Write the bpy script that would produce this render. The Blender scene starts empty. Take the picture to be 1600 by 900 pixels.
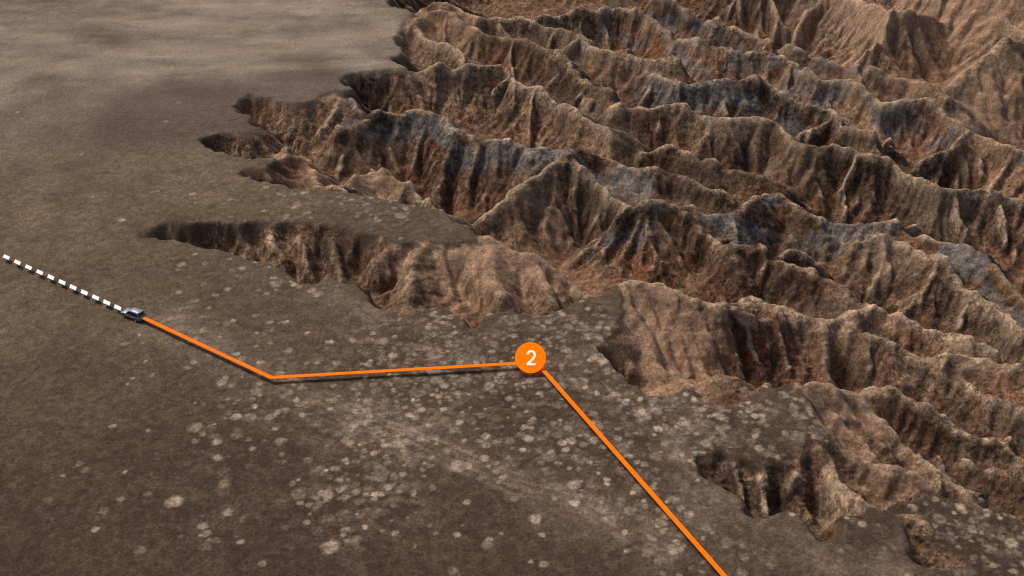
import bpy, bmesh, math
import numpy as np

# ------------------------------------------------------------------ camera, light, exposure
scene = bpy.context.scene
CAM_H, PITCH, FPX = 120.0, 34.0, 1797.0            # camera height, depression of view axis, focal length in px of a 1600 px frame
cam_data = bpy.data.cameras.new("camera")
cam = bpy.data.objects.new("camera", cam_data)
scene.collection.objects.link(cam)
cam.location = (0, 0, CAM_H)
cam.rotation_euler = (math.radians(90 - PITCH), 0, 0)
cam_data.sensor_width = 36.0
cam_data.lens = 36.0 * FPX / 1600.0
cam_data.clip_start = 0.5
cam_data.clip_end = 20000
scene.camera = cam

SUN_ELEV, SUN_AZ = 55.0, -52.0                     # azimuth from +Y towards +X, degrees
world = bpy.data.worlds.new("World")
scene.world = world
world.use_nodes = True
wn = world.node_tree.nodes
sky = wn.new("ShaderNodeTexSky")
sky.sky_type = 'NISHITA'
sky.sun_disc = False
sky.sun_elevation = math.radians(SUN_ELEV)
sky.sun_rotation = math.radians(SUN_AZ)
sky.air_density = 1.0
sky.dust_density = 4.0
sky.ozone_density = 1.0
world.node_tree.links.new(sky.outputs[0], wn["Background"].inputs[0])
wn["Background"].inputs[1].default_value = 0.060
sun_data = bpy.data.lights.new("sun", 'SUN')
sun_data.energy = 1.95
sun_data.angle = math.radians(18)
sun_data.color = (1.0, 0.93, 0.84)
sun = bpy.data.objects.new("sun", sun_data)
scene.collection.objects.link(sun)
sun.rotation_euler = (math.radians(90 - SUN_ELEV), 0, math.radians(180 - SUN_AZ))
sun.location = (0, 0, 200)
scene.view_settings.view_transform = 'Standard'
scene.view_settings.look = 'None'
scene.view_settings.exposure = 0.60
scene.view_settings.gamma = 1.0
scene.cycles.filter_width = 1.1

# ------------------------------------------------------------------ helpers
def w_of(px, py, z=0.0):
    """point of the place seen at pixel (px, py) of the 1600x900 photograph, at height z"""
    c, s = math.cos(math.radians(PITCH)), math.sin(math.radians(PITCH))
    a, b = (px - 800) / FPX, (450 - py) / FPX
    dx, dy, dz = a, c + b * s, -s + b * c
    t = (z - CAM_H) / dz
    return (dx * t, dy * t, z)

rng = np.random.RandomState(11)
_LAT = rng.rand(512, 512).astype(np.float32)
_H1 = rng.rand(512, 512).astype(np.float32)
_H2 = rng.rand(512, 512).astype(np.float32)

def vnoise(x, y):
    x0 = np.floor(x); y0 = np.floor(y)
    fx = x - x0; fy = y - y0
    fx = fx * fx * (3 - 2 * fx); fy = fy * fy * (3 - 2 * fy)
    ix = x0.astype(np.int32); iy = y0.astype(np.int32)
    a = _LAT[iy & 511, ix & 511]; b = _LAT[iy & 511, (ix + 1) & 511]
    c = _LAT[(iy + 1) & 511, ix & 511]; d = _LAT[(iy + 1) & 511, (ix + 1) & 511]
    return ((a * (1 - fx) + b * fx) * (1 - fy) + (c * (1 - fx) + d * fx) * fy) * 2 - 1

def fbm(x, y, sc, octs=4, gain=0.5, off=0.0):
    r = 0; a = 1.0; f = 1.0 / sc; n = 0
    for k in range(octs):
        ca, sa = math.cos(0.6 + k), math.sin(0.6 + k)
        r = r + a * vnoise((x * ca - y * sa) * f + off + 17.3 * k, (x * sa + y * ca) * f + off * 1.7 + 9.1 * k)
        n += a; a *= gain; f *= 2.03
    return r / n

def sst(a, b, x):
    t = np.clip((x - a) / (b - a), 0, 1)
    return t * t * (3 - 2 * t)

def mix3(c0, c1, m):
    return c0 * (1 - m[..., None]) + np.asarray(c1, np.float32) * m[..., None]

# ------------------------------------------------------------------ the traced relief: plateau rim and ridge crests
RIM = [(590,-60),(600,-20),(612,8),(640,14),(632,30),(622,40),(618,60),(626,74),(612,92),(640,103),(600,109),(545,112),(532,124),(545,138),(505,150),
 (470,160),(430,152),(398,146),(385,143),(378,152),(362,166),(372,174),(392,180),(384,190),(402,200),(378,204),(340,209),(302,215),(318,228),(345,240),
 (395,249),(432,250),(420,262),(372,265),(362,270),(385,283),(430,288),(480,298),(540,304),(600,310),(650,320),(700,330),(722,347),(746,371),
 (700,375),(640,376),(600,369),(560,360),(530,352),(500,350),(470,343),(430,347),(400,346),(370,352),(340,346),(300,350),(262,346),(240,356),
 (215,360),(224,368),(255,368),(300,379),(345,395),(380,405),(420,410),(448,427),(462,441),(500,443),(508,434),(530,436),(556,438),(566,468),(598,486),
 (640,492),(650,478),(690,484),(712,490),(728,505),(745,502),(757,488),(800,484),(830,490),(870,486),(905,470),(940,458),(965,448),
 (972,470),(968,500),(960,524),(928,540),(944,562),(985,592),(1015,617),(1055,616),(1080,604),(1098,624),(1145,633),(1166,613),(1200,607),
 (1243,606),(1268,632),(1284,660),(1292,689),(1263,698),(1195,718),(1151,714),(1121,707),(1085,713),(1088,730),(1106,748),(1130,764),(1162,775),(1168,792),(1195,800),
 (1242,796),(1263,819),(1276,839),(1298,852),(1318,853),(1322,829),(1315,808),(1344,806),(1398,812),(1412,835),(1408,858),(1428,878),(1447,885),
 (1490,897),(1516,886),(1512,862),(1476,838),(1462,815),(1425,795),(1408,783),(1440,777),(1490,776),(1530,782),(1562,796),(1600,812),(1700,852)]

# ridge: (kind, crest rounding, [(px, py, z)...]); kind: p pale worn crest, g grey gravel cap, b brown
def zx(x, y):
    t = min(1, max(0, (x - 640) / 900)); t = t * t * (3 - 2 * t)
    return -0.8 - 9.0 * t
RIDGES = [
 ('p',1.0,[(640,20,0),(679,3),(746,29),(810,25),(861,35),(912,51),(945,68),(1000,84),(1060,98)]),
 ('b',2.5,[(640,40,0),(665,22),(699,22),(722,34),(760,47),(820,62),(868,81),(895,105),(918,125),(950,140)]),
 ('p',1.0,[(622,38,-1),(648,37),(665,54),(689,64),(726,91),(760,100,-9)]),
 ('g',3.0,[(841,27,-4),(890,16,-4),(952,12,-4),(1003,17),(1047,47),(1127,76),(1208,89),(1249,108),(1276,127),(1317,132),(1380,163),(1445,162),(1475,179),(1516,203),(1600,228),(1720,260)]),
 ('g',2.5,[(1020,-2),(1090,18),(1150,40),(1225,68),(1276,88),(1347,111),(1431,122),(1479,149),(1509,182,-14)]),
 ('p',1.0,[(1120,-30),(1200,-18),(1300,-12),(1391,15,-2),(1431,15,-2),(1470,36),(1505,42),(1563,27,-3),(1600,44,-3),(1720,60)]),
 ('p',1.2,[(1391,15,-2),(1384,44,-5),(1352,84,-11)]),
 ('p',1.5,[(1300,-12,-8),(1262,20,-12),(1238,60,-18)]),
 ('p',1.5,[(1200,-18),(1200,30,-14),(1190,55,-18)]),
 ('p',3.0,[(1488,140,-13),(1516,105,-8),(1550,81,-5),(1584,64,-3),(1660,58,-2),(1740,80)]),
 ('p',3.0,[(1450,-45,0),(1530,-35,2),(1620,-20,4),(1740,0,4)]),
 ('p',1.0,[(600,109,0),(640,105),(675,106),(712,105),(787,105),(810,125),(848,135),(885,162),(908,182),(956,203),(1003,236,-12)]),
 ('b',1.5,[(787,107),(786,130,-4),(746,172,-10),(719,196,-14)]),
 ('p',1.0,[(900,162,-8),(925,159,-6),(970,162),(1030,165),(1060,165),(1094,179),(1138,194),(1178,194),(1212,199),(1239,220),(1263,231),(1303,233),(1347,243),(1398,252),(1431,270),(1469,290),(1540,292),(1600,300),(1720,330)]),
 ('g',2.5,[(962,92,-9),(1010,112,-7),(1060,125),(1117,127),(1202,135),(1249,155),(1296,165),(1317,189),(1374,210),(1410,236,-15)]),
 ('p',1.2,[(1445,162),(1400,190,-12),(1372,205,-15)]),
 ('p',1.2,[(1516,203),(1480,228,-11),(1440,250,-14)]),
 ('g',2.0,[(1516,203),(1560,225,-12),(1610,262,-13),(1700,300,-14)]),
 ('g',3.5,[(545,150,0),(560,178,-1),(557,199,-2.5),(590,172,-0.5),(641,166,-0.5),(695,176,-1),(709,203,-1.5),(749,216,-2),(790,216,-2),(834,230,-2.5),(868,233,-3),(888,242,-3)]),
 ('p',0.8,[(545,138,0),(500,170,-2),(470,185,-3),(468,215,-8)]),
 ('p',0.8,[(530,150,0),(520,185,-3),(500,205,-4),(490,235,-9)]),
 ('p',0.9,[(557,199,-2.5),(530,203,-3),(545,224,-6),(581,257,-8),(614,274,-7),(641,297,-6),(672,316,-4)]),
 ('p',0.9,[(432,250,-0.5),(449,228,-2),(470,246,-3),(490,263,-3),(500,284,-2),(540,300,-0.5)]),
 ('p',0.9,[(530,284,-2.5),(581,264,-4),(625,280,-4),(662,304,-4),(700,330,-2)]),
 ('b',1.2,[(641,170,-1),(612,210,-7),(600,245,-13)]),
 ('b',1.2,[(709,203,-1.5),(700,240,-8),(690,290,-16)]),
 ('b',1.2,[(790,216,-2),(775,260,-9),(760,300,-15)]),
 ('p',1.0,[(888,242,-2.5),(850,268,-3.5),(800,300,-5.5),(752,346,-10)]),
 ('p',1.0,[(888,242,-2.5),(912,267,-4),(942,287,-5.5),(975,318,-8),(990,345,-12)]),
 ('b',1.2,[(888,242,-2.5),(876,300,-8),(868,350,-14)]),
 ('g',2.0,[(890,238,-4),(952,243,-5),(1003,264),(1057,270),(1100,290),(1140,306),(1165,325,-9)]),
 ('b',2.0,[(1003,236,-9),(1060,232,-8),(1110,250),(1160,262),(1215,280),(1260,300,-11)]),
 ('g',2.5,[(948,368,-10),(969,334,-5),(1003,317,-3),(1047,320,-4),(1080,317),(1104,330),(1158,334),(1195,307),(1219,305),(1253,327),(1280,334),(1296,329),(1347,341),(1384,347),(1401,344),(1431,361),(1499,378),(1533,398),(1567,425),(1600,459),(1700,520)]),
 ('b',1.5,[(1070,330,-5),(1037,391,-10),(989,435,-15)]),
 ('b',2.0,[(1080,352,-8),(1120,378,-8),(1151,391),(1185,386),(1222,405),(1263,422),(1290,432),(1323,449),(1354,464,-13)]),
 ('p',1.0,[(1340,375,-10),(1420,392,-11),(1496,432),(1533,455),(1567,479),(1600,509),(1700,560)]),
 ('s',4.0,[(662,378,-0.2),(645,408,-1.0),(640,455,-3.6)]),
 ('s',5.0,[(762,376,-0.5),(768,412,-1.2),(782,458,-3.4)]),
 ('s',4.0,[(835,404,-2.2),(850,435,-3.4),(868,470,-5)]),
 ('p',1.0,[(735,368,0),(746,371,-0.3),(780,381,-1),(810,398,-1.8),(854,411,-2.6),(891,428,-3.6),(918,449,-4.6),(932,461,-6)]),
 ('p',0.9,[(645,377,-0.2),(625,402,-1.4),(612,450,-4.5)]),
 ('b',0.9,[(600,370,-0.2),(582,396,-1.6),(568,440,-5)]),
 ('b',0.8,[(525,351,-0.2),(513,372,-1),(535,428,-4.5)]),
 ('b',0.8,[(430,347,-0.2),(425,372,-1.6),(435,400,-3.5)]),
 ('b',0.8,[(470,343,-0.2),(465,372,-1.6),(478,414,-4.5)]),
 ('s',2.0,[(982,462,-0.3),(1000,520,-2.6),(1030,575,-5),(1075,592,-8)]),
 ('s',2.0,[(1012,446,0.2),(1045,505,-5),(1080,560,-10)]),
 ('s',1.5,[(1096,608,-0.6),(1116,592,1.2),(1142,591,1.4),(1162,606,-0.2)]),
 ('p',1.0,[(965,448,0),(1003,445,0.6),(1033,437,1.6),(1060,452,1.2),(1080,465,0.5),(1114,476,-0.5),(1165,472),(1195,479),(1236,494),(1250,503),(1296,506),(1327,493),(1364,481),(1415,489),(1465,509),(1509,533),(1545,556,-12)]),
 ('p',1.0,[(1327,493),(1334,515,-8),(1378,533,-9),(1431,553),(1472,560),(1533,567),(1600,590),(1700,630)]),
 ('p',0.8,[(1114,476,-2),(1128,510,-9.5),(1150,560,-16)]),
 ('p',0.8,[(1165,472,-4),(1182,510,-10.5),(1205,565,-17)]),
 ('b',0.8,[(1220,490,-5),(1240,530,-12.5),(1262,585,-19)]),
 ('b',0.8,[(1296,506,-6),(1300,545,-12),(1312,590,-17)]),
 ('s',2.0,[(1262,612,-0.2),(1310,650,-2.5),(1350,690,-4.5),(1400,730,-6)]),
 ('s',2.0,[(1296,606,-1),(1340,650,-4),(1390,700,-7)]),
 ('p',1.0,[(1243,606,0),(1283,657,-0.2),(1296,687,-0.3),(1340,707,-1.5),(1384,728,-2.5),(1432,745,-3.5),(1459,762,-4),(1475,785,-5)]),
 ('p',1.2,[(1243,606,0),(1296,606,-2),(1347,620,-4),(1384,664,-6),(1415,694,-7),(1499,745,-8),(1530,768,-8)]),
 ('p',1.2,[(1360,612,-8),(1400,612,-7),(1465,633,-7),(1500,655,-8),(1548,672,-9),(1600,700,-10),(1700,760,-10)]),
 ('p',1.5,[(1500,600,-12),(1560,625,-9),(1600,640,-9),(1700,690,-10)]),
 ('p',1.2,[(1384,664,-6),(1360,690,-9),(1345,700,-10)]),
 ('p',1.0,[(1292,689,-0.3),(1300,725,-1.5),(1325,765,-1),(1370,790,0.3),(1411,803,0.8),(1440,806,0.8),(1466,826,0.6),(1476,852,-0.8)]),
 ('s',1.0,[(1200,716,-0.1),(1192,742,-0.8),(1204,780,-2.6)]),
 ('s',1.0,[(1244,704,-0.1),(1246,740,-1.2),(1268,790,-4)]),
 ('s',0.8,[(1146,713,-0.1),(1144,732,-0.8),(1158,760,-2)]),
 ('b',1.0,[(1500,700,-12),(1560,720,-10),(1620,750,-9),(1700,790,-10)]),
]

CELL = 0.45
GX0, GX1, GY0, GY1 = -190.0, 300.0, 80.0, 500.0
gx = np.arange(GX0, GX1, CELL, dtype=np.float32)
gy = np.arange(GY0, GY1, CELL, dtype=np.float32)
GX, GY = np.meshgrid(gx, gy)
# slow wander of every outline so that no traced line stays straight
WX = GX + 1.5 * fbm(GX, GY, 9.0, 5, 0.6, off=3.0) + 0.5 * fbm(GX, GY, 2.4, 3, 0.6, off=4.0)
WY = GY + 1.5 * fbm(GX, GY, 9.0, 5, 0.6, off=8.0) + 0.5 * fbm(GX, GY, 2.4, 3, 0.6, off=9.0)
NY, NX = GX.shape
RX = WX + 2.0 * fbm(GX, GY, 4.0, 4, 0.6, off=5.0)
RY = WY + 2.0 * fbm(GX, GY, 4.0, 4, 0.6, off=6.0)

rim = [w_of(a, b)[:2] for a, b in RIM]
r0, r1 = rim[0], rim[-1]
rim_closed = [(-4000, 6000), (r0[0] - 12, 6000), (r0[0] - 6, 520)] + rim + [(r1[0] + 60, r1[1] - 70), (4000, r1[1] - 300), (4000, -4000), (-4000, -4000)]

def inside(poly, X, Y):
    r = np.zeros(X.shape, bool)
    n = len(poly)
    for i in range(n):
        x0, y0 = poly[i]; x1, y1 = poly[(i + 1) % n]
        if y0 == y1: continue
        c = ((y0 > Y) != (y1 > Y))
        if not c.any(): continue
        r ^= c & (X < (x1 - x0) * (Y - y0) / (y1 - y0) + x0)
    return r

def seg_fields(X, Y, pts, pad):
    """per polyline, windowed: yields (slice, distance, t, z)"""
    s = 0.0
    for (x0, y0, z0), (x1, y1, z1) in zip(pts[:-1], pts[1:]):
        L = math.hypot(x1 - x0, y1 - y0) + 1e-6
        i0 = max(0, int((min(x0, x1) - pad - GX0) / CELL)); i1 = min(NX, int((max(x0, x1) + pad - GX0) / CELL) + 1)
        j0 = max(0, int((min(y0, y1) - pad - GY0) / CELL)); j1 = min(NY, int((max(y0, y1) + pad - GY0) / CELL) + 1)
        if i1 > i0 and j1 > j0:
            sl = (slice(j0, j1), slice(i0, i1))
            x = X[sl]; y = Y[sl]
            t = np.clip(((x - x0) * (x1 - x0) + (y - y0) * (y1 - y0)) / (L * L), 0, 1)
            dx = x - x0 - t * (x1 - x0); dy = y - y0 - t * (y1 - y0)
            side = np.sign(dx * (y1 - y0) - dy * (x1 - x0))
            dd_ = np.sqrt(dx * dx + dy * dy)
            yield sl, dd_, s + t * L, z0 + t * (z1 - z0), side, dy / (dd_ + 0.3)
        s += L

INS = inside(rim_closed, RX, RY)
DR = np.full(GX.shape, 1e3, np.float32)
TR = np.zeros(GX.shape, np.float32)
DIRY = np.zeros(GX.shape, np.float32)
for sl, d, t, z, sd, ny_ in seg_fields(RX, RY, [(x, y, 0) for x, y in rim_closed[2:-3]], 46):
    m = d < DR[sl]
    DR[sl] = np.where(m, d, DR[sl]); TR[sl] = np.where(m, t, TR[sl]); DIRY[sl] = np.where(m, ny_, DIRY[sl])

PAR = np.where(vnoise(GX / 40, GY / 40) > 0, 1.0, 1.0)
def profile(d, r, s):
    return s * (np.sqrt(d * d + r * r) - r)
FLOOR = -30.0 + 2.0 * fbm(GX, GY, 30, 2, off=5)
sl_var = 1.0 + 0.16 * fbm(GX, GY, 16, 2, off=21)
BW = fbm(GX, GY, 8, 3, off=25)
tw = TR + 1.6 * BW
but = 0.7 * (1 - 2.2 * np.abs(vnoise(tw / 12.0, DR * 0.03))) + 0.3 * (1 - 2.2 * np.abs(vnoise(tw / 5.0 + 40, DR * 0.05)))
Hh = np.maximum(FLOOR, -profile(DR, 0.3, 1.15) * (1 + 0.55 * DIRY) * sl_var * (1 - 0.34 * but * sst(0, 2.0, DR)))
D = DR.copy(); T = TR.copy() * 1.0; KIND = np.zeros(GX.shape, np.float32)     # 0 rim, 1 pale, 2 grey, 3 brown
kinds = {'p': 1, 'g': 2, 'b': 3, 's': 3}
SMOOTH_FACES = ((1020,530,7,16,.9),(1060,560,6,10,.8),(780,425,13,10,.95),(700,430,9,8,.7),(840,435,10,7,.8),(640,430,7,6,.5),(840,330,9,12,.6),(1400,100,10,12,.85),(1560,130,14,16,.95),(1540,30,44,16,.8),(1330,650,9,9,.8),(1250,40,18,12,.5),(1370,740,13,7,.6),(590,285,14,6,.8),(680,70,9,10,.6))
def smooth_at(X, Y):
    r = 0.0
    for px, py, rx, ry, a in SMOOTH_FACES:
        x, y, _ = w_of(px, py, -6)
        r = max(r, a * math.exp(-(((X - x) / rx) ** 2 + ((Y - y) / ry) ** 2)))
    return r
LINES = []
TONES = {}
rsp = np.random.RandomState(21)
def crest_z(t, ri, amp):
    return amp * (2.3 * (0.45 - np.abs(vnoise(t / 9.0 + ri * 7, t * 0 + ri))) + 0.5 * vnoise(t / 3.7 + ri * 3, t * 0 + ri))
for ri, (k, rr, pts) in enumerate(RIDGES):
    P3 = [w_of(p[0], p[1], p[2] if len(p) > 2 else zx(p[0], p[1])) for p in pts]
    z0m = min(1.0, abs(sum(p[2] for p in P3) / len(P3)) / 3) if k in 'pgb' else 0.0
    LINES.append((k, rr, P3, z0m, ri, 44))
    seg = [math.dist(a[:2], b[:2]) for a, b in zip(P3[:-1], P3[1:])]
    Ltot = sum(seg)
    if k not in 'pgb' or Ltot < 32: continue
    pos = rsp.uniform(4, 9)
    while pos < Ltot - 2:
        a, q = 0, pos
        while q > seg[a] and a < len(seg) - 1: q -= seg[a]; a += 1
        f = min(1, q / seg[a])
        p0, p1 = P3[a], P3[a + 1]
        x, y, z = (p0[c] + f * (p1[c] - p0[c]) for c in range(3))
        th = math.atan2(p1[1] - p0[1], p1[0] - p0[0])
        for sgn in (-1, 1):
            if rsp.rand() < 0.25 or smooth_at(x, y - 5 * (sgn != 0)) > 0.42: continue
            an = th + sgn * math.radians(rsp.uniform(48, 82)); Lr = rsp.uniform(6, 15)
            zc = z + float(crest_z(np.float32(pos), ri, z0m)) - 0.2
            sp_ = [(x, y, zc)]; cx_, cy_ = x, y; dr = rsp.uniform(0.52, 0.80)
            for st_i in range(4):
                an += math.radians(rsp.uniform(-20, 20)); l_ = Lr / 4
                cx_ += l_ * math.cos(an); cy_ += l_ * math.sin(an); zc -= l_ * dr * (0.6 + 0.27 * st_i)
                sp_.append((cx_, cy_, zc))
            TONES[len(LINES)] = (rsp.uniform(-1, 1))
            LINES.append(('q', 0.5, sp_, 0.25, ri + 200 + len(LINES), 15))
            for b_i in (1, 2, 3):                    # twigs of the spur
                if rsp.rand() < 0.3: continue
                bx_, by_, bz_ = sp_[b_i]; a2 = an + (1 if rsp.rand() < 0.5 else -1) * math.radians(rsp.uniform(40, 70))
                l2 = rsp.uniform(3, 7)
                LINES.append(('q', 0.4, [(bx_, by_, bz_ - 0.1), (bx_ + l2 * math.cos(a2), by_ + l2 * math.sin(a2), bz_ - 0.1 - l2 * 0.85)], 0.0, ri + 900 + len(LINES), 8))
        pos += rsp.uniform(9, 19)
kinds = {'p': 1, 'g': 2, 'b': 3, 's': 3, 'q': 0}
TONE = np.zeros(GX.shape, np.float32)
for li, (k, rr, P3, z0m, ri, pad) in enumerate(LINES):
    tn = TONES.get(li, math.sin(li * 12.9898) * 0.8)
    s_r = {'g': 1.10, 's': 0.86, 'q': 1.30}.get(k, 1.15)
    asym = 0.10 if k in 'sq' else 0.24
    for sl, d, t, z, sd, ny_ in seg_fields(WX, WY, P3, pad):
        tw = t + 2.2 * BW[sl]
        but = (1 - 2.2 * np.abs(vnoise(tw / 6.0 + (ri % 97) * 3, sd * 9 + ri % 31 + d * 0.03)))
        e = z - profile(d, rr * 0.6, s_r) * (1 + asym * ny_) * sl_var[sl] * (1 - 0.16 * but * sst(0, 3.0, d)) + crest_z(t, ri % 97, z0m)
        m = e > Hh[sl]
        if not m.any(): continue
        Hh[sl] = np.where(m, e, Hh[sl]); D[sl] = np.where(m, d, D[sl])
        T[sl] = np.where(m, t + (ri % 97) * 61.0 + sd * 300, T[sl])
        TONE[sl] = np.where(m, tn, TONE[sl])
        if k != 'q': KIND[sl] = np.where(m, kinds[k], KIND[sl])
Hh = np.where(INS, 0.0, np.minimum(Hh, -0.02 - 0.25 * sst(0, 2.5, DR) + 5.0 * sst(0.3, 4.0, DR) * (KIND > 0)))
D = np.where(INS, 0.0, D)

# country beyond the traced part: the same kind of ridges, from noise
def country(X, Y):
    a = X * 0.80 + Y * 0.60; b = -X * 0.60 + Y * 0.80
    a = a + 10 * fbm(X, Y, 60, 3, off=31); b = b + 10 * fbm(X, Y, 60, 3, off=32)
    r = 1 - np.abs(vnoise(a / 95, b / 34)) * 2.0
    r2 = 1 - np.abs(vnoise(a / 30 + 50, b / 15 + 7)) * 2.0
    return -13 + 10 * r + 3.5 * r2
ctr = country(GX, GY)
top_line = 318 + 0.22 * np.maximum(0, GX)
wc = np.clip(sst(0, 40, GY - 400), 0, 1)
wc = np.maximum(wc, sst(0.50, 0.62, GX / np.sqrt(GY * GY + CAM_H ** 2)))
wc = np.where(INS, 0, wc) * sst(0, 18, DR)
Hh = Hh * (1 - wc) + ctr * wc

# gullies that follow the fall of the ground (octaves of direction-aligned ridges)
def gully_octave(H, X, Y, cell, amp, ph, slope_gain=1.0):
    gyy, gxx = np.gradient(H, CELL)
    m = np.sqrt(gxx * gxx + gyy * gyy) + 1e-6
    k = sst(0.12, 0.6, m)
    ux, uy = -gyy / m, gxx / m                      # along the contour
    px, py = X / cell, Y / cell
    cx, cy = np.floor(px), np.floor(py)
    fx, fy = px - cx, py - cy
    cx = cx.astype(np.int32); cy = cy.astype(np.int32)
    num = np.zeros_like(H); den = np.full_like(H, 1e-4)
    for oj in (-1, 0, 1):
        for oi in (-1, 0, 1):
            hx = _H1[(cy + oj) & 511, (cx + oi) & 511] - 0.5
            hy = _H2[(cy + oj) & 511, (cx + oi) & 511] - 0.5
            dx = fx - oi - 0.5 - hx * 0.8; dy = fy - oj - 0.5 - hy * 0.8
            w = np.exp(-2.2 * (dx * dx + dy * dy))
            num += w * np.cos(2 * math.pi * (dx * ux + dy * uy) * 1.0 + ph + hx * 3)
            den += w
    g = num / den                                   # -1 .. 1
    return g, k

def smooth(a, n=1):
    for _ in range(n):
        p = np.pad(a, 1, mode='edge')
        a = (p[:-2, 1:-1] + p[2:, 1:-1] + p[1:-1, :-2] + p[1:-1, 2:] + 4 * p[1:-1, 1:-1]) / 8
    return a

OUT = (~INS).astype(np.float32)
fade = OUT * sst(0.2, 3.5, D)
fadeR = sst(0.0, 2.5, DR) * OUT
Hs = smooth(Hh, 1)
SM = np.zeros_like(GX)
for px, py, rx, ry, a in SMOOTH_FACES:
    x, y, _ = w_of(px, py, -6)
    SM = np.maximum(SM, a * np.exp(-(((GX - x) / rx) ** 2 + ((GY - y) / ry) ** 2)))
MA = np.clip(0.65 + 1.0 * fbm(GX, GY, 18, 3, off=27), 0.10, 1.4) * (1 - 0.85 * SM)
EK = np.clip(0.85 + 1.2 * fbm(GX, GY, 24, 2, off=28), 0.25, 1.7) * (1 - 0.9 * SM)
G = np.zeros_like(Hh)
for cell, amp, ph in ((9.5, 0.8, 0.3), (4.6, 0.45, 1.1), (2.5, 0.22, 2.0)):
    g, k = gully_octave(smooth(Hs, 3), GX + 2.2 * fbm(GX, GY, 5, 4, off=cell), GY + 2.2 * fbm(GX, GY, 5, 4, off=cell + 3), cell, amp, ph)
    k = k * MA
    gr = 1 - np.abs(g)                              # narrow crease
    sharp = g * 0.6 + (0.5 - gr ** 2) * 0.4
    Hs = Hs + amp * sharp * k * np.minimum(1, 0.25 + fade) * fadeR
    G = G + g * k * amp
Hh = Hh * (1 - OUT) + Hs * OUT
Hh = Hh * 1.0 + OUT * fadeR * (0.55 * (0.5 - np.abs(fbm(GX, GY, 4.0, 4, 0.6, off=41)) * 2) * (1.5 - MA) + 0.9 * fbm(GX, GY, 11, 3, off=43))
# running water: drainage lines cut by the area they drain (a few rounds of flow routing)
def flow_round(H, K, lim, OUT, EK):
    ny, nx = H.shape
    P = np.pad(H, 1, mode='edge')
    best = np.zeros_like(H); rec = np.full(H.shape, ny * nx, np.int64)
    idx = np.arange(ny * nx).reshape(ny, nx)
    drop = np.zeros_like(H)
    for oj in (-1, 0, 1):
        for oi in (-1, 0, 1):
            if oi == 0 and oj == 0: continue
            q = P[1 + oj:ny + 1 + oj, 1 + oi:nx + 1 + oi]
            d = H - q
            g = d / math.hypot(oi, oj)
            m = g > best
            best = np.where(m, g, best); drop = np.where(m, d, drop)
            rec = np.where(m, idx + oj * nx + oi, rec)
    rec[0] = rec[-1] = ny * nx; rec[:, 0] = rec[:, -1] = ny * nx
    R_ = np.append(rec.ravel(), ny * nx)
    S = np.append((OUT * 1.0).ravel(), 0.0)
    for _ in range(8):
        S = S + np.bincount(R_, weights=S, minlength=ny * nx + 1) * (np.arange(ny * nx + 1) < ny * nx)
        R_ = R_[R_]
    A = S[:-1].reshape(ny, nx).astype(np.float32)
    f = np.minimum(K * EK * A ** 0.45, lim) * OUT * CRP[::(1 if H.shape == CRP.shape else CS), ::(1 if H.shape == CRP.shape else CS)]
    return H - drop * f / (1 + f), A

rg = 1 - np.abs(fbm(GX, GY, 8.5, 4, 0.55, off=111)) * 3.2
kn = fbm(GX, GY, 13, 3, 0.5, off=112)
broken = (1 - 0.9 * SM) * np.clip(0.45 + 0.55 * sst(20, 90, GX), 0, 1) * OUT * sst(1.0, 7.0, DR)
Hh = Hh + broken * (1.25 * rg + 2.6 * kn)
EK = EK * (1 + 0.5 * broken)
CS = 3
CRP = (1 - 0.85 * np.exp(-(D / 1.8) ** 2) * (KIND > 0)).astype(np.float32)
Hc = smooth(Hh, 2)[::CS, ::CS].copy(); Oc = OUT[::CS, ::CS]; Ec = EK[::CS, ::CS]
H0c = Hc.copy()
for it in range(10):
    Hc, AC = flow_round(Hc, 0.10, 0.9, Oc, Ec)
    if it % 2 == 1:
        sm = smooth(Hc); Hc = Hc + (sm - Hc) * 0.30 * Oc
    # scree: nothing stands steeper than the rock allows
    if it % 4 == 3:
        gyc, gxc = np.gradient(Hc, CELL * CS); st_ = sst(1.2, 1.9, np.hypot(gxc, gyc)) * Oc
        Hc = Hc + (smooth(Hc, 2) - Hc) * st_
dc = np.maximum(Hc - H0c, -4.5)
uj = (np.arange(NY) / CS); ui = (np.arange(NX) / CS)
j0_ = np.minimum(uj.astype(int), dc.shape[0] - 2); i0_ = np.minimum(ui.astype(int), dc.shape[1] - 2)
fv = (uj - j0_)[:, None]; fu = (ui - i0_)[None, :]
up = (dc[np.ix_(j0_, i0_)] * (1 - fu) + dc[np.ix_(j0_, i0_ + 1)] * fu) * (1 - fv) + (dc[np.ix_(j0_ + 1, i0_)] * (1 - fu) + dc[np.ix_(j0_ + 1, i0_ + 1)] * fu) * fv
Hh = Hh + up.astype(np.float32) * OUT * sst(0, 1.5, DR) * (1 - 0.75 * np.exp(-(D / 2.2) ** 2))
Hh = Hh + OUT * fadeR * 0.25 * fbm(GX, GY, 2.6, 3, off=47)
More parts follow.
